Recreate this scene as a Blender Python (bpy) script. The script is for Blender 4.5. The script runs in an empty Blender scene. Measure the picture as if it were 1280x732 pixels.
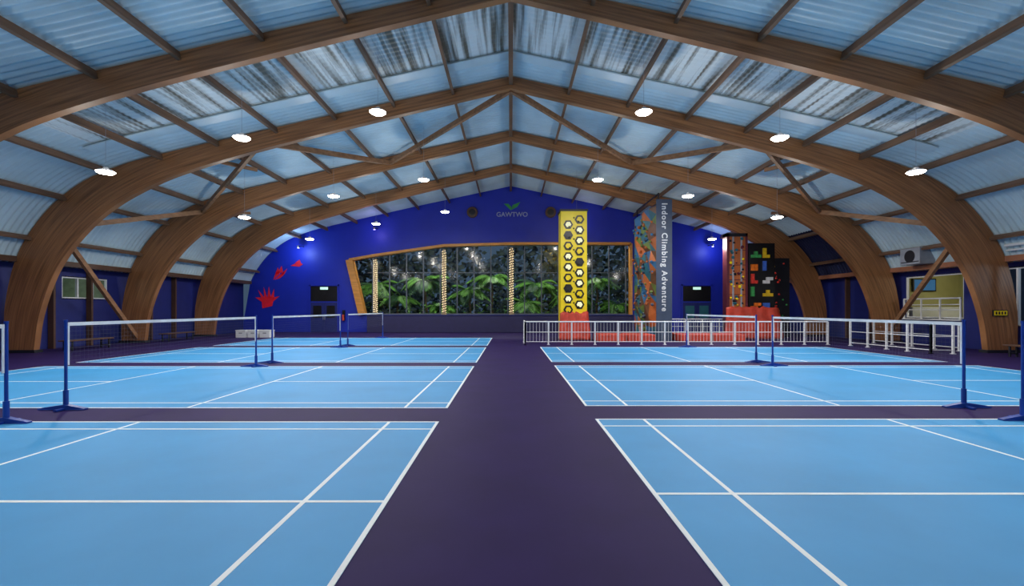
import bpy, bmesh, math, random
from mathutils import Vector, Matrix
random.seed(7)
scene = bpy.context.scene
scene.view_settings.view_transform = 'Standard'
F = 578.0; H = 1.79

def lin(c):
    r = []
    for v in c:
        v /= 255.0
        r.append(v/12.92 if v <= 0.04045 else ((v+0.055)/1.055)**2.4)
    return (r[0], r[1], r[2], 1.0)

# ------------------------------------------------------------ materials
def mat(name, rgb, rough=0.5, metal=0.0, var=0.12, scale=3.0, emis=None, estr=0.0, bump=0.0, stretch=(1,1,1), spec=0.5, rgb2=None, lo=.3, hi=.7):
    m = bpy.data.materials.new(name); m.use_nodes = True
    nt = m.node_tree; b = nt.nodes['Principled BSDF']
    b.inputs['Roughness'].default_value = rough
    b.inputs['Metallic'].default_value = metal
    b.inputs['Specular IOR Level'].default_value = spec
    tc = nt.nodes.new('ShaderNodeTexCoord'); mp = nt.nodes.new('ShaderNodeMapping')
    mp.inputs['Scale'].default_value = stretch
    nz = nt.nodes.new('ShaderNodeTexNoise'); nz.inputs['Scale'].default_value = scale; nz.inputs['Detail'].default_value = 5
    rp = nt.nodes.new('ShaderNodeValToRGB')
    c = lin(rgb)
    rp.color_ramp.elements[0].position = lo; rp.color_ramp.elements[1].position = hi
    if rgb2:
        rp.color_ramp.elements[0].color = c; rp.color_ramp.elements[1].color = lin(rgb2)
    else:
        rp.color_ramp.elements[0].color = tuple(max(0, x*(1-var)) for x in c[:3])+(1,)
        rp.color_ramp.elements[1].color = tuple(min(1, x*(1+var)) for x in c[:3])+(1,)
    nt.links.new(tc.outputs['Object'], mp.inputs['Vector']); nt.links.new(mp.outputs[0], nz.inputs['Vector'])
    nt.links.new(nz.outputs['Fac'], rp.inputs['Fac']); nt.links.new(rp.outputs['Color'], b.inputs['Base Color'])
    if bump > 0:
        bp = nt.nodes.new('ShaderNodeBump'); bp.inputs['Strength'].default_value = bump
        nt.links.new(nz.outputs['Fac'], bp.inputs['Height']); nt.links.new(bp.outputs[0], b.inputs['Normal'])
    if emis:
        b.inputs['Emission Color'].default_value = lin(emis); b.inputs['Emission Strength'].default_value = estr
        m.cycles.emission_sampling = 'NONE'
    return m

def wood_mat(name, dark, light, lam=0.045):
    m = bpy.data.materials.new(name); m.use_nodes = True
    nt = m.node_tree; b = nt.nodes['Principled BSDF']; b.inputs['Roughness'].default_value = 0.45
    uv = nt.nodes.new('ShaderNodeTexCoord')
    mp = nt.nodes.new('ShaderNodeMapping'); mp.inputs['Scale'].default_value = (0.5, 14, 1)
    nz = nt.nodes.new('ShaderNodeTexNoise'); nz.inputs['Scale'].default_value = 1.0; nz.inputs['Detail'].default_value = 6
    nt.links.new(uv.outputs['UV'], mp.inputs[0]); nt.links.new(mp.outputs[0], nz.inputs['Vector'])
    rp = nt.nodes.new('ShaderNodeValToRGB'); rp.color_ramp.elements[0].position = 0.3; rp.color_ramp.elements[1].position = 0.72
    rp.color_ramp.elements[0].color = lin(dark); rp.color_ramp.elements[1].color = lin(light)
    nt.links.new(nz.outputs['Fac'], rp.inputs['Fac'])
    sp = nt.nodes.new('ShaderNodeSeparateXYZ'); nt.links.new(uv.outputs['UV'], sp.inputs[0])
    d = nt.nodes.new('ShaderNodeMath'); d.operation = 'DIVIDE'; d.inputs[1].default_value = lam; nt.links.new(sp.outputs['Y'], d.inputs[0])
    fr = nt.nodes.new('ShaderNodeMath'); fr.operation = 'FRACT'; nt.links.new(d.outputs[0], fr.inputs[0])
    lt = nt.nodes.new('ShaderNodeMath'); lt.operation = 'LESS_THAN'; lt.inputs[1].default_value = 0.12; nt.links.new(fr.outputs[0], lt.inputs[0])
    mu = nt.nodes.new('ShaderNodeMath'); mu.operation = 'MULTIPLY'; mu.inputs[1].default_value = 0.5; nt.links.new(lt.outputs[0], mu.inputs[0])
    mx = nt.nodes.new('ShaderNodeMixRGB'); mx.blend_type = 'MULTIPLY'; mx.inputs['Color2'].default_value = (0.35, 0.3, 0.25, 1)
    nt.links.new(mu.outputs[0], mx.inputs['Fac']); nt.links.new(rp.outputs[0], mx.inputs['Color1'])
    nt.links.new(mx.outputs[0], b.inputs['Base Color'])
    return m

M_glulam = wood_mat('glulam', (110, 72, 42), (176, 122, 78))
M_purlin = mat('purlin_wood', (112, 82, 60), 0.6, stretch=(2, .2, 2), scale=4, var=.3)
M_brace = mat('brace_wood', (142, 102, 70), 0.6, stretch=(2, .2, 2), scale=4, var=.3)
M_roof = mat('roof_sheet', (186, 206, 214), 0.4, var=0.14, scale=0.5, spec=.5)
M_navyroof = mat('navy_cladding', (22, 28, 62), 0.5)
M_foil = mat('skylight_sheet', (104, 98, 84), 0.5, metal=0.0, scale=1.0, stretch=(6, .22, 1), bump=0, rgb2=(214, 222, 222), lo=.36, hi=.56)
M_floor = mat('aisle_floor', (41, 27, 78), 0.6, var=.12, scale=1.2, spec=.12)
M_court = mat('court_blue', (54, 146, 204), 0.55, var=.07, scale=.8, spec=.42)
M_line = mat('line_white', (232, 238, 240), 0.55, var=.03)
M_wall = mat('wall_blue', (18, 42, 172), 0.5, var=.06, scale=1)
M_wallnavy = mat('wall_navy', (22, 34, 108), 0.55, var=.08)
M_post = mat('post_blue', (24, 60, 150), 0.3)
M_net = mat('net_cord', (110, 110, 120), 0.8)
M_tape = mat('net_tape', (230, 233, 236), 0.6)
M_white = mat('white_paint', (225, 228, 232), 0.4, var=.03)
M_logo = mat('logo_white', (150, 158, 190), 0.5, var=.03)
M_black = mat('black_plastic', (14, 14, 18), 0.4)
M_dark = mat('dark_metal', (30, 32, 40), 0.4)
M_lamp = mat('lamp_diffuser', (255, 255, 255), emis=(255, 248, 232), estr=25)
M_house = mat('lamp_housing', (230, 232, 235), 0.35)
M_woodframe = mat('window_frame_wood', (205, 140, 62), 0.45, stretch=(.4, .4, 6), scale=3, var=.2)
M_yellow = mat('yellow_board', (255, 222, 20), 0.4, var=.04)
M_orange = mat('orange_board', (170, 92, 46), 0.5, stretch=(3, 3, .5))
M_red = mat('red_pad', (196, 66, 48), 0.6, var=.2, bump=.3)
M_redpaint = mat('red_paint', (215, 30, 50), 0.5, emis=(215, 20, 40), estr=.1)  # decal paint with a faint added glow in its colour
M_darkred = mat('dark_red_board', (92, 32, 48), 0.5)
M_teal = mat('teal_board', (40, 105, 120), 0.5)
M_signblue = mat('sign_board', (58, 72, 96), 0.45)
M_green = mat('green_paint', (50, 150, 75), 0.5)
M_hexlit = mat('hex_lit', (255, 250, 200), emis=(255, 250, 190), estr=.35)
M_leaf = mat('leaf_green', (92, 142, 56), 0.45, var=.5, scale=2)
M_leaf2 = mat('leaf_dark', (50, 86, 50), 0.5, var=.5, scale=2)
M_trunk = mat('palm_trunk', (96, 78, 56), 0.8)
M_bead = mat('light_beads', (255, 235, 190), emis=(255, 225, 175), estr=1.1)
M_col = mat('column_beige', (190, 176, 150), 0.6, var=.3, scale=8)
M_rope = mat('column_rope', (150, 132, 104), .7)
M_ledge = mat('ledge_wood', (84, 58, 44), 0.5)
M_ledgeo = mat('ledge_orange', (160, 104, 76), 0.5)
M_room = mat('room_yellow', (170, 166, 112), 0.7, var=.05)
M_roomw = mat('room_grey_green', (150, 162, 140), 0.7, var=.2)
M_screen = mat('tv_screen', (40, 90, 130), 0.2, emis=(60, 110, 160), estr=.4)
M_ground = mat('garden_soil', (40, 45, 30), 0.9)
M_grey = mat('grey_unit', (150, 155, 165), 0.5)
M_glow = mat('spot_lens', (120, 110, 255), emis=(150, 140, 255), estr=12)

def glass():
    m = bpy.data.materials.new('window_glass'); m.use_nodes = True
    nt = m.node_tree; nt.nodes.clear()
    o = nt.nodes.new('ShaderNodeOutputMaterial'); mx = nt.nodes.new('ShaderNodeMixShader'); mx.inputs[0].default_value = .02
    t = nt.nodes.new('ShaderNodeBsdfTransparent'); t.inputs[0].default_value = (.9, .95, .97, 1)
    g = nt.nodes.new('ShaderNodeBsdfGlossy'); g.inputs['Roughness'].default_value = .08
    nt.links.new(t.outputs[0], mx.inputs[1]); nt.links.new(g.outputs[0], mx.inputs[2]); nt.links.new(mx.outputs[0], o.inputs[0])
    return m
M_glass = glass()

# ------------------------------------------------------------ mesh builder
class MB:
    def __init__(s): s.v = []; s.f = []; s.m = []; s.uv = []
    def face(s, pts, mi=0, uv=None):
        n = len(s.v); s.v += [tuple(p) for p in pts]; s.f.append(list(range(n, n+len(pts)))); s.m.append(mi)
        s.uv += uv if uv else [(0, 0)]*len(pts)
    def hexa(s, c, mi=0):
        n = len(s.v); s.v += [tuple(p) for p in c]
        for q in ((3,2,1,0),(4,5,6,7),(0,1,5,4),(1,2,6,5),(2,3,7,6),(3,0,4,7)):
            s.f.append([n+i for i in q]); s.m.append(mi); s.uv += [(0, 0)]*4
    def box(s, x0, x1, y0, y1, z0, z1, mi=0):
        s.hexa([(x0,y0,z0),(x1,y0,z0),(x1,y1,z0),(x0,y1,z0),(x0,y0,z1),(x1,y0,z1),(x1,y1,z1),(x0,y1,z1)], mi)
    def beam(s, a, b, w, h, mi=0, up=(0,0,1)):
        a = Vector(a); b = Vector(b); d = (b-a).normalized(); up = Vector(up)
        if abs(d.dot(up)) > .98: up = Vector((0,1,0))
        r = d.cross(up).normalized(); u = r.cross(d).normalized()
        r *= w/2; u *= h/2
        s.hexa([a-r-u, a+r-u, b+r-u, b-r-u, a-r+u, a+r+u, b+r+u, b-r+u], mi)
    def cyl(s, a, b, r0, r1=None, n=12, mi=0, caps=True):
        if r1 is None: r1 = r0
        a = Vector(a); b = Vector(b); d = (b-a).normalized()
        up = Vector((0,0,1)) if abs(d.z) < .9 else Vector((1,0,0))
        x = d.cross(up).normalized(); y = d.cross(x)
        k = len(s.v)
        for i in range(n):
            t = 2*math.pi*i/n; o = x*math.cos(t)+y*math.sin(t)
            s.v.append(tuple(a+o*r0)); s.v.append(tuple(b+o*r1))
        for i in range(n):
            j = (i+1) % n
            s.f.append([k+2*i, k+2*j, k+2*j+1, k+2*i+1]); s.m.append(mi); s.uv += [(0,0)]*4
        if caps:
            s.f.append([k+2*i for i in range(n)][::-1]); s.m.append(mi); s.uv += [(0,0)]*n
            s.f.append([k+2*i+1 for i in range(n)]); s.m.append(mi); s.uv += [(0,0)]*n
    def blob(s, c, r, mi=0, sc=(1,1,1)):
        p = (1+5**.5)/2
        vs = [(-1,p,0),(1,p,0),(-1,-p,0),(1,-p,0),(0,-1,p),(0,1,p),(0,-1,-p),(0,1,-p),(p,0,-1),(p,0,1),(-p,0,-1),(-p,0,1)]
        fs = [(0,11,5),(0,5,1),(0,1,7),(0,7,10),(0,10,11),(1,5,9),(5,11,4),(11,10,2),(10,7,6),(7,1,8),(3,9,4),(3,4,2),(3,2,6),(3,6,8),(3,8,9),(4,9,5),(2,4,11),(6,2,10),(8,6,7),(9,8,1)]
        k = len(s.v)
        for q in vs:
            q = Vector(q).normalized()*r
            s.v.append((c[0]+q.x*sc[0], c[1]+q.y*sc[1], c[2]+q.z*sc[2]))
        for f in fs: s.f.append([k+i for i in f]); s.m.append(mi); s.uv += [(0,0)]*3
    def prism(s, pts, off, mi=0):
        off = Vector(off); A = [Vector(p) for p in pts]; B = [p+off for p in A]; n = len(A)
        s.face(A, mi); s.face(B[::-1], mi)
        for i in range(n):
            j = (i+1) % n; s.face([A[i], B[i], B[j], A[j]], mi)
    def obj(s, name, mats, smooth=False, bevel=0, parent=None):
        me = bpy.data.meshes.new(name); me.from_pydata(s.v, [], s.f)
        for m in mats: me.materials.append(m)
        for p, mi in zip(me.polygons, s.m): p.material_index = mi; p.use_smooth = smooth
        ul = me.uv_layers.new(name='UVMap')
        for i, u in enumerate(s.uv): ul.data[i].uv = u
        me.update()
        o = bpy.data.objects.new(name, me); scene.collection.objects.link(o)
        if bevel:
            b = o.modifiers.new('bevel', 'BEVEL'); b.width = bevel; b.segments = 2; b.limit_method = 'ANGLE'
        if parent: o.parent = parent
        return o

def empty(name):
    e = bpy.data.objects.new(name, None); scene.collection.objects.link(e); return e

def plate(name, outer, holes, th, fn, m):
    cu = bpy.data.curves.new(name, 'CURVE'); cu.dimensions = '2D'; cu.fill_mode = 'BOTH'; cu.extrude = th/2
    for poly in [outer]+holes:
        sp = cu.splines.new('POLY'); sp.points.add(len(poly)-1); sp.use_cyclic_u = True
        for p, q in zip(sp.points, poly): p.co = (q[0], q[1], 0, 1)
    t = bpy.data.objects.new('tmp', cu); scene.collection.objects.link(t)
    bpy.context.view_layer.update()
    me = bpy.data.meshes.new_from_object(t.evaluated_get(bpy.context.evaluated_depsgraph_get()))
    bpy.data.objects.remove(t)
    for v in me.vertices: v.co = fn(v.co.x, v.co.y, v.co.z)
    me.materials.clear(); me.materials.append(m)
    o = bpy.data.objects.new(name, me); scene.collection.objects.link(o)
    bm = bmesh.new(); bm.from_mesh(me); bmesh.ops.recalc_face_normals(bm, faces=bm.faces); bm.to_mesh(me); bm.free()
    return o

def text(name, s, size, mw, m, parent=None, space=1.0):
    cu = bpy.data.curves.new(name, 'FONT'); cu.body = s; cu.size = size; cu.extrude = .01; cu.align_x = 'CENTER'; cu.align_y = 'CENTER'; cu.offset = size*.018; cu.space_character = space
    t = bpy.data.objects.new('tmp', cu); scene.collection.objects.link(t); bpy.context.view_layer.update()
    me = bpy.data.meshes.new_from_object(t.evaluated_get(bpy.context.evaluated_depsgraph_get()))
    bpy.data.objects.remove(t)
    me.transform(mw); me.materials.clear(); me.materials.append(m)
    o = bpy.data.objects.new(name, me); scene.collection.objects.link(o)
    if parent: o.parent = parent
    return o

# ------------------------------------------------------------ arch profile
OUT = [(-20.7,0),(-20.65,2),(-20.15,4),(-19.1,5.65),(-17.7,6.86),(-16.05,7.62),(-14.2,8.14),(-11,8.88),(-7,9.78),(-3.5,10.53),(0,11.28)]
INN = [(-19.5,0),(-19.25,1.6),(-18.6,3.35),(-17.6,4.75),(-16.4,5.85),(-15.0,6.68),(-13.4,7.36),(-10.6,8.2),(-6.8,9.17),(-3.4,9.99),(0,10.8)]
def crom(P, n=6):
    r = []
    for i in range(len(P)-1):
        p0 = P[i-1] if i > 0 else tuple(2*P[0][k]-P[1][k] for k in (0,1)); p1 = P[i]; p2 = P[i+1]
        p3 = P[i+2] if i+2 < len(P) else tuple(2*P[-1][k]-P[-2][k] for k in (0,1))
        for j in range(n):
            t = j/n
            r.append(tuple(.5*((2*p1[k])+(-p0[k]+p2[k])*t+(2*p0[k]-5*p1[k]+4*p2[k]-p3[k])*t*t+(-p0[k]+3*p1[k]-3*p2[k]+p3[k])*t**3) for k in (0,1)))
    r.append(P[-1]); return r
co, ci = crom(OUT), crom(INN)
co_full = co + [(-x, z) for x, z in co[:-1][::-1]]
ci_full = ci + [(-x, z) for x, z in ci[:-1][::-1]]
def ztop(x):
    x = -abs(x)
    for a, b in zip(co, co[1:]):
        if a[0] <= x <= b[0] and b[0] > a[0]: return a[1]+(b[1]-a[1])*(x-a[0])/(b[0]-a[0])
    return 0
def arch_pt(side, x=None, z=None):
    for a, b in zip(co, co[1:]):
        if x is not None and a[0] <= -abs(x) <= b[0]:
            t = (-abs(x)-a[0])/(b[0]-a[0]+1e-9); return (side*-(a[0]+(b[0]-a[0])*t), a[1]+(b[1]-a[1])*t)

BAYS = [-3.8, 1.9, 7.6, 13.45, 19.0, 24.7, 30.4]
Y0, Y1 = -9.5, 36.1
TH = .24
for y in BAYS:
    mb = MB(); u = 0
    for i in range(len(co_full)-1):
        o0, o1, i0, i1 = co_full[i], co_full[i+1], ci_full[i], ci_full[i+1]
        du = math.dist(i0, i1); w0 = math.dist(o0, i0); w1 = math.dist(o1, i1)
        ya, yb = y-TH/2, y+TH/2
        P = lambda q, yy: (q[0], yy, q[1])
        mb.face([P(i0,ya), P(i1,ya), P(o1,ya), P(o0,ya)], 0, [(u,0),(u+du,0),(u+du,w1),(u,w0)])
        mb.face([P(o0,yb), P(o1,yb), P(i1,yb), P(i0,yb)], 0, [(u,w0),(u+du,w1),(u+du,0),(u,0)])
        mb.face([P(i0,yb), P(i1,yb), P(i1,ya), P(i0,ya)], 0, [(u,.02),(u+du,.02),(u+du,.03),(u,.03)])
        mb.face([P(o0,ya), P(o1,ya), P(o1,yb), P(o0,yb)], 0, [(u,.02),(u+du,.02),(u+du,.03),(u,.03)])
        u += du
    for sx in (-1, 1):
        mb.box(min(sx*20.8, sx*19.4), max(sx*20.8, sx*19.4), y-.18, y+.18, 0, .12, 1)
    mb.obj('timber_arch', [M_glulam, M_dark])

# purlins
mb = MB()
PX = [0, 2.4, 4.8, 7.2, 9.6, 12.0, 14.3, 16.4, 18.3, 19.75]
def offs(x, d, side):
    (px, pz) = arch_pt(1, x) if x > 0 else (0, 11.28)
    (qx, qz) = arch_pt(1, max(0, x-.3)) if x > .3 else (0, 11.28)
    (rx, rz) = arch_pt(1, min(20.6, x+.3))
    tx, tz = qx-rx, qz-rz; L = math.hypot(tx, tz) or 1; nx, nz = -tz/L, tx/L
    if nz > 0: nx, nz = -nx, -nz
    return side*(px+nx*d), pz+nz*d, side*nx, nz
for x in PX:
    for s in ((1,) if x == 0 else (-1, 1)):
        if x == 0: X, Z, nx, nz = 0, 11.1, 0, -1
        else: X, Z, nx, nz = offs(x, .13, s)
        w, h = (.16, .34) if x == 0 else (.11, .24)
        for a, b in zip([Y0]+BAYS, BAYS+[Y1]):
            mb.beam((X, a+TH/2, Z), (X, b-TH/2, Z), w, h, 0, up=(nx, 0, nz))
mb.obj('roof_purlins', [M_purlin])

# zigzag wind bracing in one bay
mb = MB()
def under(x, y, s, d=.35):
    X, Z, _, _ = offs(x, d, s); return (X, y, Z)
for s in (-1, 1):
    ya, yb = 19.12, 24.58
    P = [(0, ya, 10.85), under(6.5, yb, s), under(10.4, ya, s), under(16.6, yb, s, .5), under(19.2, ya, s, .6), (s*19.9, yb, .3)]
    for a, b in zip(P, P[1:]): mb.beam(a, b, .14, .22, 0)
    mb.beam(under(13.0, ya, s), under(12.0, 21.7, s), .1, .16, 0)
    mb.beam(under(16.6, yb, s, .5), under(15.6, 27.5, s, .3), .1, .16, 0)
mb.obj('wind_brace', [M_brace])

# ------------------------------------------------------------ roof sheet
prof = []
N = len(co_full)
for i, (x, z) in enumerate(co_full):
    a = co_full[max(0, i-1)]; b = co_full[min(N-1, i+1)]
    tx, tz = b[0]-a[0], b[1]-a[1]; L = math.hypot(tx, tz); nx, nz = -tz/L, tx/L
    prof.append((x+nx*.1, z+nz*.1, nx, nz))
ZL = 3.8
prof = [p for p in prof if p[1] >= ZL-.3]
mb = MB(); pitch = .25; sub = 6
ny = int((Y1-Y0)/pitch*sub)
for j in range(ny+1):
    y = Y0+(Y1-Y0)*j/ny; w = math.sin(2*math.pi*j/sub+.4)
    for (x, z, nx, nz) in prof:
        foil = 13.65 < y < 17.15 and abs(x) < 15.8
        ww = w*(.012 if foil else .045)
        mb.v.append((x+nx*ww, y, z+nz*ww))
n = len(prof)
for j in range(ny):
    y = Y0+(Y1-Y0)*(j+.5)/ny
    for i in range(n-1):
        mb.f.append([j*n+i, j*n+i+1, (j+1)*n+i+1, (j+1)*n+i])
        xm = (prof[i][0]+prof[i+1][0])/2; zm = (prof[i][1]+prof[i+1][1])/2
        mi = 0
        if 13.7 < y < 17.1 and abs(xm) < 15.6: mi = 1
        if y > 24.7 and xm > 0 and zm < 6.6: mi = 2
        mb.m.append(mi); mb.uv += [(0,0)]*4
mb.obj('ceiling', [M_roof, M_foil, M_navyroof], smooth=True)
mb = MB()
for yy, wd in ((17.3, .5),):
    for a, b in zip(prof, prof[1:]):
        if abs(a[0]) < 16 and abs(b[0]) < 16:
            mb.beam((a[0]-a[2]*.08, yy, a[1]-a[3]*.08), (b[0]-b[2]*.08, yy, b[1]-b[3]*.08), wd, .04, 0)
mb.obj('trim_1', [M_roof])

# ------------------------------------------------------------ floor, courts
mb = MB(); mb.face([(-21.2,Y0,0),(21.2,Y0,0),(21.2,Y1+.1,0),(-21.2,Y1+.1,0)]); mb.obj('floor', [M_floor])
def court(x0, x1, ya, netx, row4=False):
    e = empty('badminton_court'); yb = ya+6.1
    m = MB(); m.box(x0, x1, ya, yb, 0.0005, .004); m.obj('surface', [M_court], parent=e)
    m = MB(); t = .045
    aisle = x0 if abs(x0) < abs(x1) else x1; s = 1 if aisle > 0 else -1
    def hx(xa, xb, y): m.box(min(xa, xb), max(xa, xb), y-t/2, y+t/2, .004, .007)
    def vy(x, a, b): m.box(x-t/2, x+t/2, a, b, .0041, .0071)
    far = aisle+s*13.4
    for y in (ya+t/2, ya+.46, yb-.46, yb-t/2): hx(x0, x1, y)
    for x in (aisle+s*t/2, aisle+s*.78, far-s*t/2, far-s*.78, aisle+s*(6.7-1.98), aisle+s*(6.7+1.98)): vy(x, ya, yb)
    hx(aisle, aisle+s*4.72, (ya+yb)/2); hx(far, far-s*4.72, (ya+yb)/2)
    m.obj('lines', [M_line], parent=e)
    m = MB(); r = .025
    y_a, y_b = ya-.13, yb-.1
    for y in (y_a, y_b):
        m.cyl((netx, y, .03), (netx, y, 1.56), r, n=12, mi=0)
        m.cyl((netx, y, 1.56), (netx, y, 1.6), .03, n=12, mi=0)
        m.cyl((netx, y, .008), (netx, y, .35), .04, n=12, mi=0)
        for sx in (-1, 1):
            L = .46 if sx*s > 0 else .36
            m.hexa([(netx, y-.06, 0.008), (netx+sx*L, y-.05, 0.008), (netx+sx*L, y+.05, 0.008), (netx, y+.06, 0.008),
                    (netx, y-.05, .1), (netx+sx*L, y-.04, .03), (netx+sx*L, y+.04, .03), (netx, y+.05, .1)], 0)
        m.box(netx-.03, netx+.03, y-.2, y+.2, .008, .04, 0)
    zt, zb = 1.54, .79
    a, b = y_a+.03, y_b-.03
    m.box(netx-.008, netx+.008, a, b, zt-.05, zt+.012, 1)
    m.box(netx-.006, netx+.006, a, a+.035, zb, zt, 1); m.box(netx-.006, netx+.006, b-.035, b, zb, zt, 1)
    k = 75
    for i in range(1, k):
        y = a+(b-a)*i/k; m.face([(netx, y-.0012, zb), (netx, y+.0012, zb), (netx, y+.0012, zt), (netx, y-.0012, zt)], 2)
    for i in range(0, 10):
        z = zb+(zt-zb)*i/10; m.face([(netx, a, z-.0012), (netx, b, z-.0012), (netx, b, z+.0012), (netx, a, z+.0012)], 2)
    m.obj('badminton_net', [M_post, M_tape, M_net], smooth=False)
LX, RX = -1.14, 1.37
for k in range(-1, 4):
    court(LX-13.4, LX, 1.24+7.1*k, -7.9)
    if k < 3: court(RX, RX+13.4, 1.42+7.1*k, 8.22)

# ------------------------------------------------------------ walls
GABLE = [(-21.0, 0)] + [(x, z) for x, z, _, _ in prof] + [(21.0, 0)]
win = [(-11.5,1.35),(-12.5,5.6),(-10.5,5.95),(-5.2,6.7),(0,6.85),(9.3,6.85),(9.3,1.35)]
plate('wall_back', GABLE, [win], .2, lambda a, b, c: Vector((a, Y1+.1+c, b)), M_wall)
plate('wall_front', GABLE, [], .2, lambda a, b, c: Vector((a, Y0-.1+c, b)), M_wallnavy)
holeL = [(21.5,2.3),(23.9,2.3),(23.9,3.3),(21.5,3.3)]
holeR1 = [(21.3,1.35),(24.4,1.35),(24.4,3.45),(21.3,3.45)]
holeR2 = [(14.5,1.1),(20.2,1.1),(20.2,3.5),(14.5,3.5)]
rect = [(Y0,0),(Y1,0),(Y1,ZL+.1),(Y0,ZL+.1)]
plate('wall_left', rect, [holeL], .16, lambda a, b, c: Vector((-20.95+c, a, b)), M_wallnavy)
plate('wall_right', rect, [holeR1, holeR2], .16, lambda a, b, c: Vector((20.95+c, a, b)), M_wallnavy)
for s, m in ((-1, M_ledge), (1, M_ledgeo)):
    mb = MB()
    for a, b in zip([Y0]+BAYS, BAYS+[Y1]):
        mb.box(min(s*20.15, s*20.8), max(s*20.15, s*20.8), a+.13, b-.13, 3.72, 3.95)
    mb.obj('trim_2' if s < 0 else 'trim_3', [m])
mb = MB()
for s in (-1, 1):
    for a, b in zip(BAYS[2:-1], BAYS[3:]):
        for t in (.33, .66):
            y = a+(b-a)*t
            if s > 0 and b < 25.5: continue
            mb.box(min(s*20.6, s*20.86), max(s*20.6, s*20.86), y-.05, y+.05, 0, 3.72)
mb.obj('wall_studs', [M_ledge])
def room(name, x0, x1, y0, y1, z1, m, pw, col):
    mb = MB()
    mb.face([(x0,y0,0),(x1,y0,0),(x1,y1,0),(x0,y1,0)]); mb.face([(x0,y0,z1),(x0,y1,z1),(x1,y1,z1),(x1,y0,z1)])
    mb.face([(x0,y0,0),(x0,y0,z1),(x1,y0,z1),(x1,y0,0)]); mb.face([(x0,y1,0),(x1,y1,0),(x1,y1,z1),(x0,y1,z1)])
    xo = x1 if x0 > 0 else x0
    mb.face([(xo,y0,0),(xo,y0,z1),(xo,y1,z1),(xo,y1,0)])
    mb.obj(name, [m])
    l = bpy.data.lights.new('room_light', 'POINT'); l.energy = pw; l.shadow_soft_size = .2; l.color = col
    o = bpy.data.objects.new('room_light', l); o.location = ((x0+x1)/2, (y0+y1)/2, z1-.5); scene.collection.objects.link(o)
room('side_room_walls', 21.1, 24.6, 20.9, 25.4, 3.75, M_room, 42, (1, .95, .78))
room('side_room_walls', 21.1, 24.6, 12.0, 20.7, 3.75, M_signblue, 60, (.7, .85, 1))
room('side_room_walls', -24.0, -21.1, 20.9, 24.6, 3.6, M_roomw, 20, (.9, 1, .9))
mb = MB(); mb.box(22.0, 23.25, 25.27, 25.36, 2.75, 3.45, 0); mb.box(22.06, 23.19, 25.255, 25.27, 2.81, 3.39, 1)
mb.obj('wall_television', [M_black, M_screen])
def wframe(name, x, y0, y1, z0, z1, nm, m, g=True):
    mb = MB()
    for a, b, c, d in ((y0,y1,z0-.04,z0+.05),(y0,y1,z1-.05,z1+.04)): mb.box(x-.06, x+.06, a, b, c, d)
    for i in range(nm+1):
        y = y0+(y1-y0)*i/nm; mb.box(x-.055, x+.055, y-.035, y+.035, z0, z1)
    if g: mb.face([(x, y0, z0), (x, y1, z0), (x, y1, z1), (x, y0, z1)], 1)
    mb.obj(name, [m, M_glass])
wframe('window_2', -20.93, 21.5, 23.9, 2.3, 3.3, 3, M_white)
wframe('window_3', 20.93, 21.3, 24.4, 1.35, 3.45, 1, M_white, False)
wframe('window_4', 20.93, 14.5, 20.2, 1.1, 3.5, 5, M_white)
mb = MB(); mb.box(21.6, 24.2, 24.85, 25.3, 0.01, 1.9, 0)
mb.obj('kitchen_cabinet', [M_white], bevel=.01)
mb = MB(); mb.box(19.45, 20.2, 22.0, 23.1, 3.96, 4.75, 0); mb.cyl((19.45,22.55,4.35),(19.43,22.55,4.35), .3, n=20, mi=1)
mb.box(19.44,19.46,22.05,23.05,4.05,4.1,1)
mb.obj('ventilation_unit', [M_grey, M_dark], bevel=.02)
mb = MB()
mb.cyl((20.0, 13.6, 4.35), (20.0, 18.7, 4.35), .06, n=10); mb.cyl((20.05, 13.6, 4.15), (20.05, 18.7, 4.15), .04, n=10)
mb.obj('wall_pipe', [M_white])

# ------------------------------------------------------------ big window
e = empty('window_1')
mb = MB()
for a, b in zip(win[:-1], win[1:]):
    side = a == win[0]
    mb.beam((a[0], Y1-.15, a[1]), (b[0], Y1-.15, b[1]), .62 if side else .5, .5 if side else .2, 0, up=(-(b[1]-a[1]), 0, b[0]-a[0]))
mb.obj('frame', [M_woodframe], parent=e)
mb = MB()
def wz(x):
    pts = win[1:6]
    for a, b in zip(pts, pts[1:]):
        if a[0] <= x <= b[0]: return a[1]+(b[1]-a[1])*(x-a[0])/(b[0]-a[0])
    return 5.6
x = -10.8
while x < 9.3:
    mb.box(x-.04, x+.04, Y1+.06, Y1+.16, 1.35, wz(x), 0); x += 1.32
mb.box(-11.2, 9.3, Y1+.06, Y1+.15, 4.6, 4.66, 0); mb.box(-11.5, 9.3, Y1+.05, Y1+.15, 1.35, 1.45, 0)
mb.obj('mullions', [mat('mullion_grey', (84, 92, 104), .4)], parent=e)
mb = MB(); mb.face([(p[0], Y1+.11, p[1]) for p in win]); mb.obj('glass', [M_glass], parent=e)
mb = MB(); mb.box(-10.9, 9.3, Y1-1.1, Y1-.45, 0, 1.28, 0); mb.box(-10.95, 9.35, Y1-1.15, Y1-.42, 1.28, 1.36, 1)
mb.obj('window_bench', [mat('bench_navy', (34, 32, 80), .6), M_wallnavy], bevel=.02)
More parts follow.
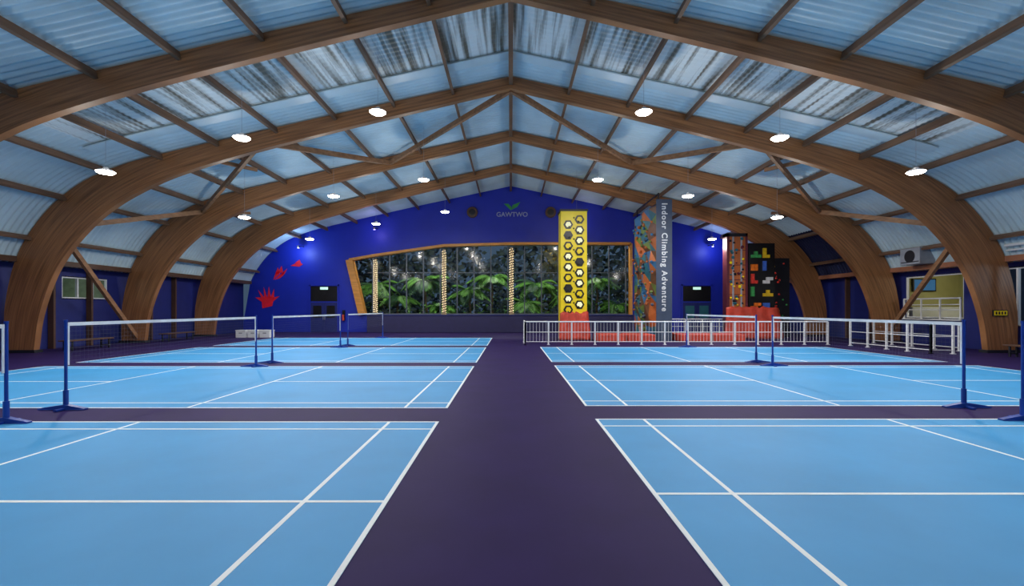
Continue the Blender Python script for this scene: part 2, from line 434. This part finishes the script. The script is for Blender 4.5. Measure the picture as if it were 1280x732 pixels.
for cx in (-10.35, -5.1, .05):
    mb = MB(); yc = Y1-.75; zt = wz(cx)-.35
    mb.cyl((cx, yc, 1.36), (cx, yc, zt), .12, n=14, mi=0); mb.cyl((cx, yc, 1.36), (cx, yc, 1.5), .2, n=14, mi=0)
    k = 150
    for i in range(k):
        t = i/k; a = t*26*2*math.pi+random.uniform(-.2, .2)
        mb.blob((cx+.14*math.cos(a), yc+.14*math.sin(a), 1.5+(zt-1.6)*t), .038, 1)
    mb.obj('light_wrapped_column', [M_rope, M_bead])

# garden outside
mb = MB(); mb.face([(-24,Y1+.25,.6),(20,Y1+.25,.6),(20,50,.6),(-24,50,.6)]); mb.obj('garden_ground', [M_ground])
def frond(mb, base, az, L, rise, droop, mi, n=16):
    d = Vector((math.cos(az), math.sin(az), 0)); sd = Vector((-d.y, d.x, 0)); pts = []
    for i in range(n+1):
        t = i/n; pts.append(Vector(base)+d*L*t*(1-.15*t)+Vector((0, 0, rise*t-droop*t*t)))
    for p in pts: p.y = max(p.y, Y1+.5)
    for i in range(n):
        if (pts[i+1]-pts[i]).length < .01: continue
        mb.beam(pts[i], pts[i+1], .03, .03, mi)
        t = (i+.5)/n; l = .85*math.sin(math.pi*min(1, t*.85+.12))*L/2.4
        tan = (pts[i+1]-pts[i]).normalized()
        for s in (-1, 1):
            tip = pts[i]+sd*s*l*.8+tan*l*.6+Vector((0, 0, -l*.35)); tip.y = max(tip.y, Y1+.4); w = tan*.08
            mid = (pts[i]+tip)/2+Vector((0, 0, .05))
            mb.face([pts[i], mid-w, tip, mid+w], mi)
def palm(x, y, h, L):
    mb = MB(); p = Vector((x, y, .6)); 
    for i in range(6):
        q = p+Vector((random.uniform(-.08, .08), random.uniform(-.08, .08), h/6)); mb.cyl(p, q, .13-.01*i, .11-.01*i, n=8, mi=2); p = q
    for i in range(16):
        frond(mb, p, i*2*math.pi/16+random.uniform(-.2, .2), L*random.uniform(.8, 1.1), random.uniform(.5, 1.8), random.uniform(1.2, 2.4), random.choice((0, 0, 0, 1)))
    mb.obj('palm_tree', [M_leaf, M_leaf2, M_trunk])
for x, y, h, L in ((-9.6,38.9,2.0,2.2),(-7.2,39.8,3.6,2.6),(-5.9,38.8,1.2,1.9),(-3.4,39.2,2.6,2.3),(-1.6,40.5,3.9,2.5),(1.2,38.9,1.6,2.1),(2.4,39.9,3.3,2.5),(5.2,39.1,2.3,2.3),(7.4,39.7,3.4,2.4),(8.8,38.8,1.4,2.0),(-11.6,40,3.2,2.4)):
    palm(x, y, h, L)
mb = MB()
for i in range(1300):
    x = random.uniform(-15, 13); z = .9+abs(random.gauss(0, .9)); y = random.uniform(37.2, 41)
    a = random.uniform(0, 6.28); l = random.uniform(.2, .5); d = Vector((math.cos(a), math.sin(a), random.uniform(-.3, .9))).normalized()*l; w = Vector((-math.sin(a), math.cos(a), .2))*l*.3
    p = Vector((x, y, z)); mb.face([p, p+d*.5-w, p+d, p+d*.5+w], random.choice((0, 1)))
mb.obj('garden_shrubs', [M_leaf, M_leaf2])
mb = MB()
for i in range(6500):
    x = random.uniform(-20, 17); z = .9+random.random()**1.1*(7.5+1.5*math.sin(x*.8)); y = random.uniform(44, 47)
    a = random.uniform(0, 6.28); l = random.uniform(.3, .8); d = Vector((math.cos(a), .3*math.sin(a), random.uniform(-.6, .6))).normalized()*l; w = Vector((-d.z, .1, d.x))*.35
    p = Vector((x, y, z)); mb.face([p, p+d*.5-w, p+d, p+d*.5+w], random.choice((0, 1)))
mb.obj('tree_hedge', [mat('hedge_dark', (34, 54, 44), .6, var=.4), mat('hedge_bluegreen', (48, 70, 80), .6, var=.4)])
for x in (-8, -1, 6):
    l = bpy.data.lights.new('garden_light', 'POINT'); l.energy = 620; l.color = (1, .98, .8); l.shadow_soft_size = .05
    o = bpy.data.objects.new('garden_light', l); o.location = (x, 37.3, 7.6); scene.collection.objects.link(o)

# ------------------------------------------------------------ doors back wall
M_exit = mat('exit_sign', (200, 230, 220), emis=(190, 240, 220), estr=.8)
def door(name, x0, x1, glassm):
    mb = MB(); y = Y1; z1 = 3.6
    for a, b, c, d in ((x0-.1,x0,0,z1+.1),(x1,x1+.1,0,z1+.1),(x0-.1,x1+.1,z1,z1+.1)): mb.box(a, b, y-.12, y-.01, c, d, 2)
    xm = (x0+x1)/2
    mb.box(x0, xm-.01, y-.07, y-.01, 0, 2.3, 0); mb.box(xm+.01, x1, y-.07, y-.01, 0, 2.3, 0)
    mb.box(x0+.02, x1-.02, y-.06, y-.01, 2.38, z1-.05, 1); mb.box(x0, x1, y-.08, y-.01, 2.3, 2.38, 2)
    for a, b in ((x0+.2, xm-.2), (xm+.2, x1-.2)): mb.box(a, b, y-.08, y-.065, 1.1, 2.05, 5)
    mb.box(xm-.08, xm-.05, y-.12, y-.07, .95, 1.25, 3); mb.box(xm+.05, xm+.08, y-.12, y-.07, .95, 1.25, 3)
    mb.box(xm-.3, xm+.3, y-.1, y-.06, z1-.3, z1-.1, 4)
    mb.obj(name, [M_wallnavy, M_black, M_wall, M_grey, M_exit, glassm])
door('door_1', -15.6, -13.5, M_black); door('door_2', 13.4, 15.6, M_teal)
mb = MB(); mb.cyl((-13.0,35.85,.9),(-13.0,35.85,1.35), .09, n=14, mi=0); mb.cyl((-13.0,35.85,1.35),(-13.0,35.85,1.48), .04, n=10, mi=1); mb.box(-13.1,-12.9,35.95,36.0,.9,1.7,1)
mb.beam((-13.0,35.85,1.45),(-12.88,35.8,1.1), .02, .02, 1)
mb.obj('fire_extinguisher', [M_red, M_black])

def decal(cx, cz, s, shape):
    mb = MB()
    for poly in shape:
        mb.prism([(cx+p[0]*s, Y1-.002, cz+p[1]*s) for p in poly], (0, -.02, 0))
    mb.obj('red_wall_decal', [M_redpaint])
bird = [[(-.6,-.6),(-.3,.3),(.1,.05)],[(-.5,-.6),(.6,.35),(.5,-.1),(.1,-.45)],[(-.2,.1),(.3,.9),(.45,.2)],[(.1,-.1),(.9,.6),(.6,0)],[(-.4,0),(-.1,.75),(.1,.1)]]
decal(-18.1, 4.5, .72, bird); decal(-16.7, 5.3, .7, [[(-.7,-.2),(0,.15),(.7,.0),(.3,-.3)],[(-.2,.1),(.3,.5),(.5,.05)]])
hand = [[(-.4,-.8),(.4,-.6),(.55,.1),(-.5,.1)],[(-.5,.1),(-.75,.7),(-.25,.1)],[(-.25,.05),(-.3,.95),(0,.05)],[(0,.05),(.12,1.0),(.3,.05)],[(.25,.05),(.55,.8),(.55,.05)],[(.4,-.3),(1.0,.2),(.5,.1)],[(-.4,-.3),(-1.0,.1),(-.5,.1)]]
decal(-19.0, 2.6, .95, hand)
# logo
e = empty('wall_logo')
text('lettering', 'GAWTWO', .5, Matrix.Translation((.1, Y1-.02, 9.15)) @ Matrix.Rotation(math.pi/2, 4, 'X'), M_logo, e)
mb = MB(); dz = 1.15
mb.prism([(0,Y1-.005,8.35+dz),(-.55,Y1-.005,8.85+dz),(-.2,Y1-.005,8.85+dz),(.05,Y1-.005,8.6+dz)], (0,-.02,0))
mb.prism([(0,Y1-.005,8.35+dz),(.15,Y1-.005,8.75+dz),(.75,Y1-.005,9.0+dz),(.5,Y1-.005,8.6+dz)], (0,-.02,0))
mb.obj('leaf_mark', [M_green], parent=e)
for x in (-3.0, 3.1):
    zc = 9.3
    mb = MB(); mb.cyl((x,Y1-.01,zc),(x,Y1-.22,zc), .42, n=28, mi=0); mb.cyl((x,Y1-.22,zc),(x,Y1-.25,zc), .36, .2, n=28, mi=1)
    mb.cyl((x,Y1-.22,zc),(x,Y1-.24,zc), .42,.38, n=28, mi=0)
    mb.obj('round_wall_speaker', [M_ledge, M_dark])

# ------------------------------------------------------------ climbing towers
mb = MB(); x0, x1, yt = 2.92, 4.45, 27.0
mb.box(x0, x1, yt, yt+1.3, 0, 7.55, 0); mb.box(x0-.06, x1+.06, yt-.02, yt+1.36, 7.5, 7.62, 1)
def hexp(cx, cz, r, y, d, mi, ring=0):
    P = [(cx+r*math.cos(math.pi/3*i), y, cz+r*math.sin(math.pi/3*i)) for i in range(6)]
    mb.prism(P, (0, -d, 0), mi)
pat = [0, 2, 2, 0, 3, 2, 0, 2, 2, 3, 2, 0, 0, 2, 3, 2, 2, 0, 2, 2]
row = 0; z = 1.75
while z < 7.2:
    for c in (0, 1):
        cx = x0+.43+c*.66; cz = z+(.3 if c else 0)
        if cz > 7.2: continue
        hexp(cx, cz, .28, yt+.01, .05, 1)
        hexp(cx, cz, .17, yt-.03, .05, pat[(row*2+c) % 20])
        mb.blob((cx+random.uniform(-.1,.1), yt-.09, cz-.12), .05, 1)
    mb.blob((x0+.76, yt-.03, z+.4), .05, 1)
    z += .62; row += 1
mb.obj('yellow_climbing_tower', [M_yellow, M_black, M_hexlit, M_dark], bevel=0)
cols = [M_teal, mat('orange_tile', (190, 104, 50), .5), M_signblue, mat('lime_board', (110, 132, 60), .5), mat('brown_board', (112, 72, 45), .5), mat('sky_board', (52, 110, 156), .5), M_dark]
mb = MB(); X = 8.2; ya, yb = 26.0, 30.6
mb.box(X, X+.82, ya, yb, 0, 7.6, 6); mb.box(X-.03, X+.86, ya-.03, ya, 0.0, 7.95, 2)
ns, nz_ = 5, 12
P = [[Vector((X-.02-random.uniform(0, .25)*(0 < i < ns), ya+(yb-ya)*(i+(random.uniform(-.3, .3) if 0 < i < ns else 0))/ns, .2+7.4*(j+(random.uniform(-.3, .3) if 0 < j < nz_ else 0))/nz_)) for j in range(nz_+1)] for i in range(ns+1)]
for i in range(ns):
    for j in range(nz_):
        a, b, c, d = P[i][j], P[i+1][j], P[i+1][j+1], P[i][j+1]
        mb.face([a, b, c], random.choice((0,1,3,4,5,0,4))); mb.face([a, c, d], random.choice((0,1,3,4,5)))
for i in range(90):
    mb.blob((X-.18, random.uniform(ya+.1, yb-.1), random.uniform(.5, 7.4)), random.uniform(.06, .12), random.choice((1,3,5,2)))
mb.box(X-.05, X+.8, ya-.02, yb, 7.6, 7.7, 6)
for a in (ya+.1, yb-.1): mb.box(X+.1, X+.16, a-.03, a+.03, 7.7, 8.3, 6)
mb.box(X+.1, X+.16, ya, yb, 8.25, 8.32, 6)
e = empty('climbing_sign_tower'); mb.obj('tower_body', cols, parent=e)
text('sign_lettering', 'Indoor Climbing Adventure', .44, Matrix.Translation((X+.42, ya-.045, 4.7)) @ Matrix.Rotation(math.pi/2, 4, 'Y') @ Matrix.Rotation(math.pi/2, 4, 'X') , M_white, e, space=1.22)
mb = MB(); yt = 28.2
mb.box(13.25, 14.35, yt, yt+.5, 0, 6.2, 0); mb.box(13.15, 13.3, yt-.06, yt+.5, 0, 6.4, 1); mb.box(14.3, 14.42, yt-.06, yt+.5, 0, 6.4, 1); mb.box(13.15,14.42,yt-.06,yt+.5,6.2,6.4,2)
for i in range(7): mb.box(13.3, 14.3, yt-.02, yt, .9*i+.85, .9*i+.89, 1)
for x in (13.55, 14.05): mb.box(x-.05, x+.05, yt-.03, yt, .3, 6.2, 5)
for i in range(60): mb.blob((random.uniform(13.35, 14.2), yt-.04, random.uniform(.6, 6.1)), random.uniform(.05, .11), random.choice((1,2,3,4)))
mb.obj('orange_climbing_wall', [M_orange, M_darkred, M_dark, M_teal, M_yellow, M_grey])
mb = MB(); mb.box(14.5, 16.1, yt, yt+.5, 0, 5.8, 0)
tc = [mat('block_%d' % i, c, .4) for i, c in enumerate([(200,50,40),(220,180,30),(60,150,80),(60,100,190),(220,110,30),(210,210,210)])]
shapes = [[(0,0),(1,0),(2,0),(1,1)],[(0,0),(0,1),(0,2),(1,0)],[(0,0),(1,0),(1,1),(2,1)],[(0,0),(1,0),(0,1),(1,1)],[(0,0),(0,1),(0,2)]]
u = .2; zz = 1.0; k = 0
while zz < 5.2:
    for xx in (14.62, 15.35):
        sh = shapes[k % 5]; c = 1+(k*5) % 6; k += 1
        for a, b in sh: mb.box(xx+a*u, xx+a*u+u*.94, yt-.12, yt, zz+b*u, zz+b*u+u*.94, c)
    zz += .78
mb.obj('block_puzzle_climbing_wall', [M_black]+tc)
mb = MB(); mb.box(16.2, 17.6, 29.2, 29.5, 0, 5.0, 0)
for i in range(30): mb.blob((random.uniform(16.3, 17.5), 29.17, random.uniform(.6, 4.8)), random.uniform(.04, .08), random.choice((1,2,3)))
mb.obj('dark_climbing_wall', [M_dark]+tc[:3])
def drape(name, x0, x1, y0, y1, h):
    me = bpy.data.meshes.new(name); bm = bmesh.new(); n = 16; m_ = 12
    vs = {}
    for i in range(n+1):
        for j in range(m_+1):
            t = j/m_; x = x0+(x1-x0)*i/n; f = math.sin(i*1.9)*.06+random.uniform(-.04, .04)
            sp = 1+.12*(1-t); xc = (x0+x1)/2
            vs[i, j] = bm.verts.new((xc+(x-xc)*sp, y0-f-(1-t)*.2, .01+h*t+(random.uniform(-.08, .08) if j == m_ else 0)))
    for i in range(n):
        for j in range(m_): bm.faces.new([vs[i,j], vs[i+1,j], vs[i+1,j+1], vs[i,j+1]])
    bm.to_mesh(me); bm.free(); me.materials.append(M_red)
    for p in me.polygons: p.use_smooth = True
    o = bpy.data.objects.new(name, me); scene.collection.objects.link(o)
    s = o.modifiers.new('s', 'SOLIDIFY'); s.thickness = .03
drape('red_safety_drape', 2.85, 4.5, 26.75, 27, 1.6)
drape('red_safety_drape', 13.0, 16.2, 27.9, 28, 1.9)
for x0, x1 in ((4.8, 6.3), (6.4, 7.9), (9.3, 11.0), (11.1, 12.8)):
    mb = MB(); mb.box(x0, x1, 25.2, 27.0, 0, .4); mb.obj('crash_mat', [M_red], bevel=.05)

# ------------------------------------------------------------ fences
def fence(name, pts, h=1.15, step=1.15, bal=False):
    mb = MB()
    for (ax, ay), (bx, by) in zip(pts, pts[1:]):
        L = math.hypot(bx-ax, by-ay); n = max(1, round(L/step))
        for i in range(n+1):
            t = i/n; x, y = ax+(bx-ax)*t, ay+(by-ay)*t
            mb.box(x-.035, x+.035, y-.035, y+.035, 0, h, 0); mb.box(x-.07, x+.07, y-.07, y+.07, 0, .02, 0)
        for z, r in ((h, .035), (h*.55, .018), (.15, .018)): mb.cyl((ax, ay, z), (bx, by, z), r, n=8)
        if bal:
            k = int(L/.16)
            for i in range(k): 
                t = (i+.5)/k; x, y = ax+(bx-ax)*t, ay+(by-ay)*t; mb.cyl((x, y, .15), (x, y, h), .008, n=5, caps=False)
    mb.obj(name, [M_white])
fence('safety_railing', [(.72, 25.2), (.72, 23.2), (15.9, 23.2)], bal=True)
fence('safety_railing', [(16.6, 22.6), (16.8, 18.5), (17.6, 18.4)], h=1.25)
fence('safety_railing', [(9.6, 31.5), (18.8, 31.5)], h=1.1, bal=True)
fence('safety_railing', [(19.0, 19.6), (19.0, 24.2)], h=1.15)
mb = MB()
for z in (1.75, 2.0, 2.3): mb.cyl((20.75, 21.3, z), (20.75, 24.4, z), .025 if z < 2.2 else .04, n=8)
for i in range(4): mb.box(20.72, 20.78, 21.3+i*1.02, 21.36+i*1.02, 1.31, 2.3)
mb.box(20.6, 20.86, 21.2, 24.5, 1.25, 1.31)
mb.obj('balcony_railing', [M_white])

def bench(x0, x1, y0, y1):
    mb = MB(); mb.box(x0, x1, y0, y1, .4, .46, 0)
    for y in (y0+.2, y1-.2):
        mb.box(x0+.04, x0+.1, y-.03, y+.03, 0, .4, 1); mb.box(x1-.1, x1-.04, y-.03, y+.03, 0, .4, 1); mb.box(x0+.04, x1-.04, y-.03, y+.03, .1, .15, 1)
    mb.obj('wooden_bench', [M_ledge, M_dark], bevel=.01)
bench(-19.2, -18.7, 19.6, 21.8); bench(-19.2, -18.7, 25.2, 27.5); bench(18.6, 19.0, 14.2, 17.5)
for i in range(3):
    mb = MB(); x = -17.2+i*.75
    mb.box(x, x+.62, 28.9, 29.5, 0, .42, 0); mb.box(x-.02, x+.64, 28.88, 29.52, .42, .47, 0); mb.box(x+.2, x+.42, 28.88, 28.9, .25, .32, 1)
    mb.obj('storage_box', [M_white, M_grey], bevel=.015)
mb = MB(); mb.box(19.65, 20.25, 18.83, 18.875, 1.5, 1.75, 0); mb.box(19.68, 20.22, 18.825, 18.83, 1.53, 1.72, 1)
for k in range(4): mb.box(19.74+k*.12, 19.8+k*.12, 18.82, 18.825, 1.57, 1.68, 0)
mb.obj('warning_sign', [M_dark, M_yellow])

# ------------------------------------------------------------ lamps
ROWS = {.74: ((4.2,8.1),(8.7,7.3),(13.0,6.25)), 7.84: ((4.2,8.1),(8.7,7.3),(13.0,6.25)), 14.95: ((4.3,8.13),(8.7,7.3),(13.1,6.2)),
        22.05: ((4.15,7.93),(8.45,7.15),(12.7,6.14)), 29.15: ((4.15,7.89),(8.5,7.14),(12.68,6.18))}
for yl, L3 in ROWS.items():
    for s in (-1, 1):
        for x, z in L3:
            X = s*x; pw = {.74: .45, 7.84: .9}.get(yl, 1.2)
            mb = MB()
            mb.cyl((X, yl, z+.02), (X, yl, z+.08), .26, .2, n=24, mi=0); mb.cyl((X, yl, z+.08), (X, yl, z+.16), .1, .07, n=16, mi=0)
            mb.cyl((X, yl, z-.03), (X, yl, z+.02), .2, .26, n=24, mi=1)
            mb.cyl((X, yl, z+.16), (X, yl, ztop(X)+.08), .005, n=6, mi=2)
            o = mb.obj('pendant_lamp', [M_house, M_lamp, M_grey])
            l = bpy.data.lights.new('bulb', 'AREA'); l.shape = 'DISK'; l.size = .42; l.energy = 122*pw; l.color = (1, .96, .9)
            b = bpy.data.objects.new('bulb', l); b.location = (X, yl, z-.04); scene.collection.objects.link(b); b.parent = o
            l = bpy.data.lights.new('roof_fill', 'POINT'); l.shadow_soft_size = .05; l.energy = 80*pw; l.color = (1, .96, .9)  # extra point light below each lamp, added to brighten the roof
            b = bpy.data.objects.new('roof_fill', l); b.location = (X, yl, z-.45); scene.collection.objects.link(b); b.parent = o
def spot(x, z, col, p, yy=35.2):
    mb = MB(); mb.box(x-.03, x+.03, yy, Y1, z+.1, z+.15, 0); mb.cyl((x, yy, z+.12), (x, yy+.05, z-.05), .1, n=14, mi=0); mb.cyl((x, yy+.05, z-.05), (x, yy+.055, z-.07), .085, n=14, mi=1)
    o = mb.obj('wall_spotlight', [M_dark, M_glow])
    l = bpy.data.lights.new('bulb', 'POINT'); l.energy = p; l.color = col; l.shadow_soft_size = .08
    b = bpy.data.objects.new('bulb', l); b.location = (x, yy-.4, z-.25); scene.collection.objects.link(b); b.parent = o
spot(-16.2, 6.5, (.4, .6, 1), 120); spot(-10.4, 7.9, (.5, .4, 1), 35); spot(5.4, 8.8, (.6, .5, 1), 15); spot(15.4, 6.6, (.4, .5, 1), 80)  # outer two spots are added to light up the blue wall

w = bpy.data.worlds.new('World'); scene.world = w; w.use_nodes = True
w.node_tree.nodes['Background'].inputs[0].default_value = (.12, .2, .32, 1); w.node_tree.nodes['Background'].inputs[1].default_value = .4

cam = bpy.data.cameras.new('camera'); co_ = bpy.data.objects.new('camera', cam); scene.collection.objects.link(co_)
cam.sensor_width = 36; cam.lens = 36*F/1280; co_.location = (0, 0, H); co_.rotation_euler = (math.pi/2, 0, 0)
cam.shift_y = 20/1280; cam.shift_x = 1.5/1280; cam.clip_end = 300; cam.clip_start = .05
scene.camera = co_
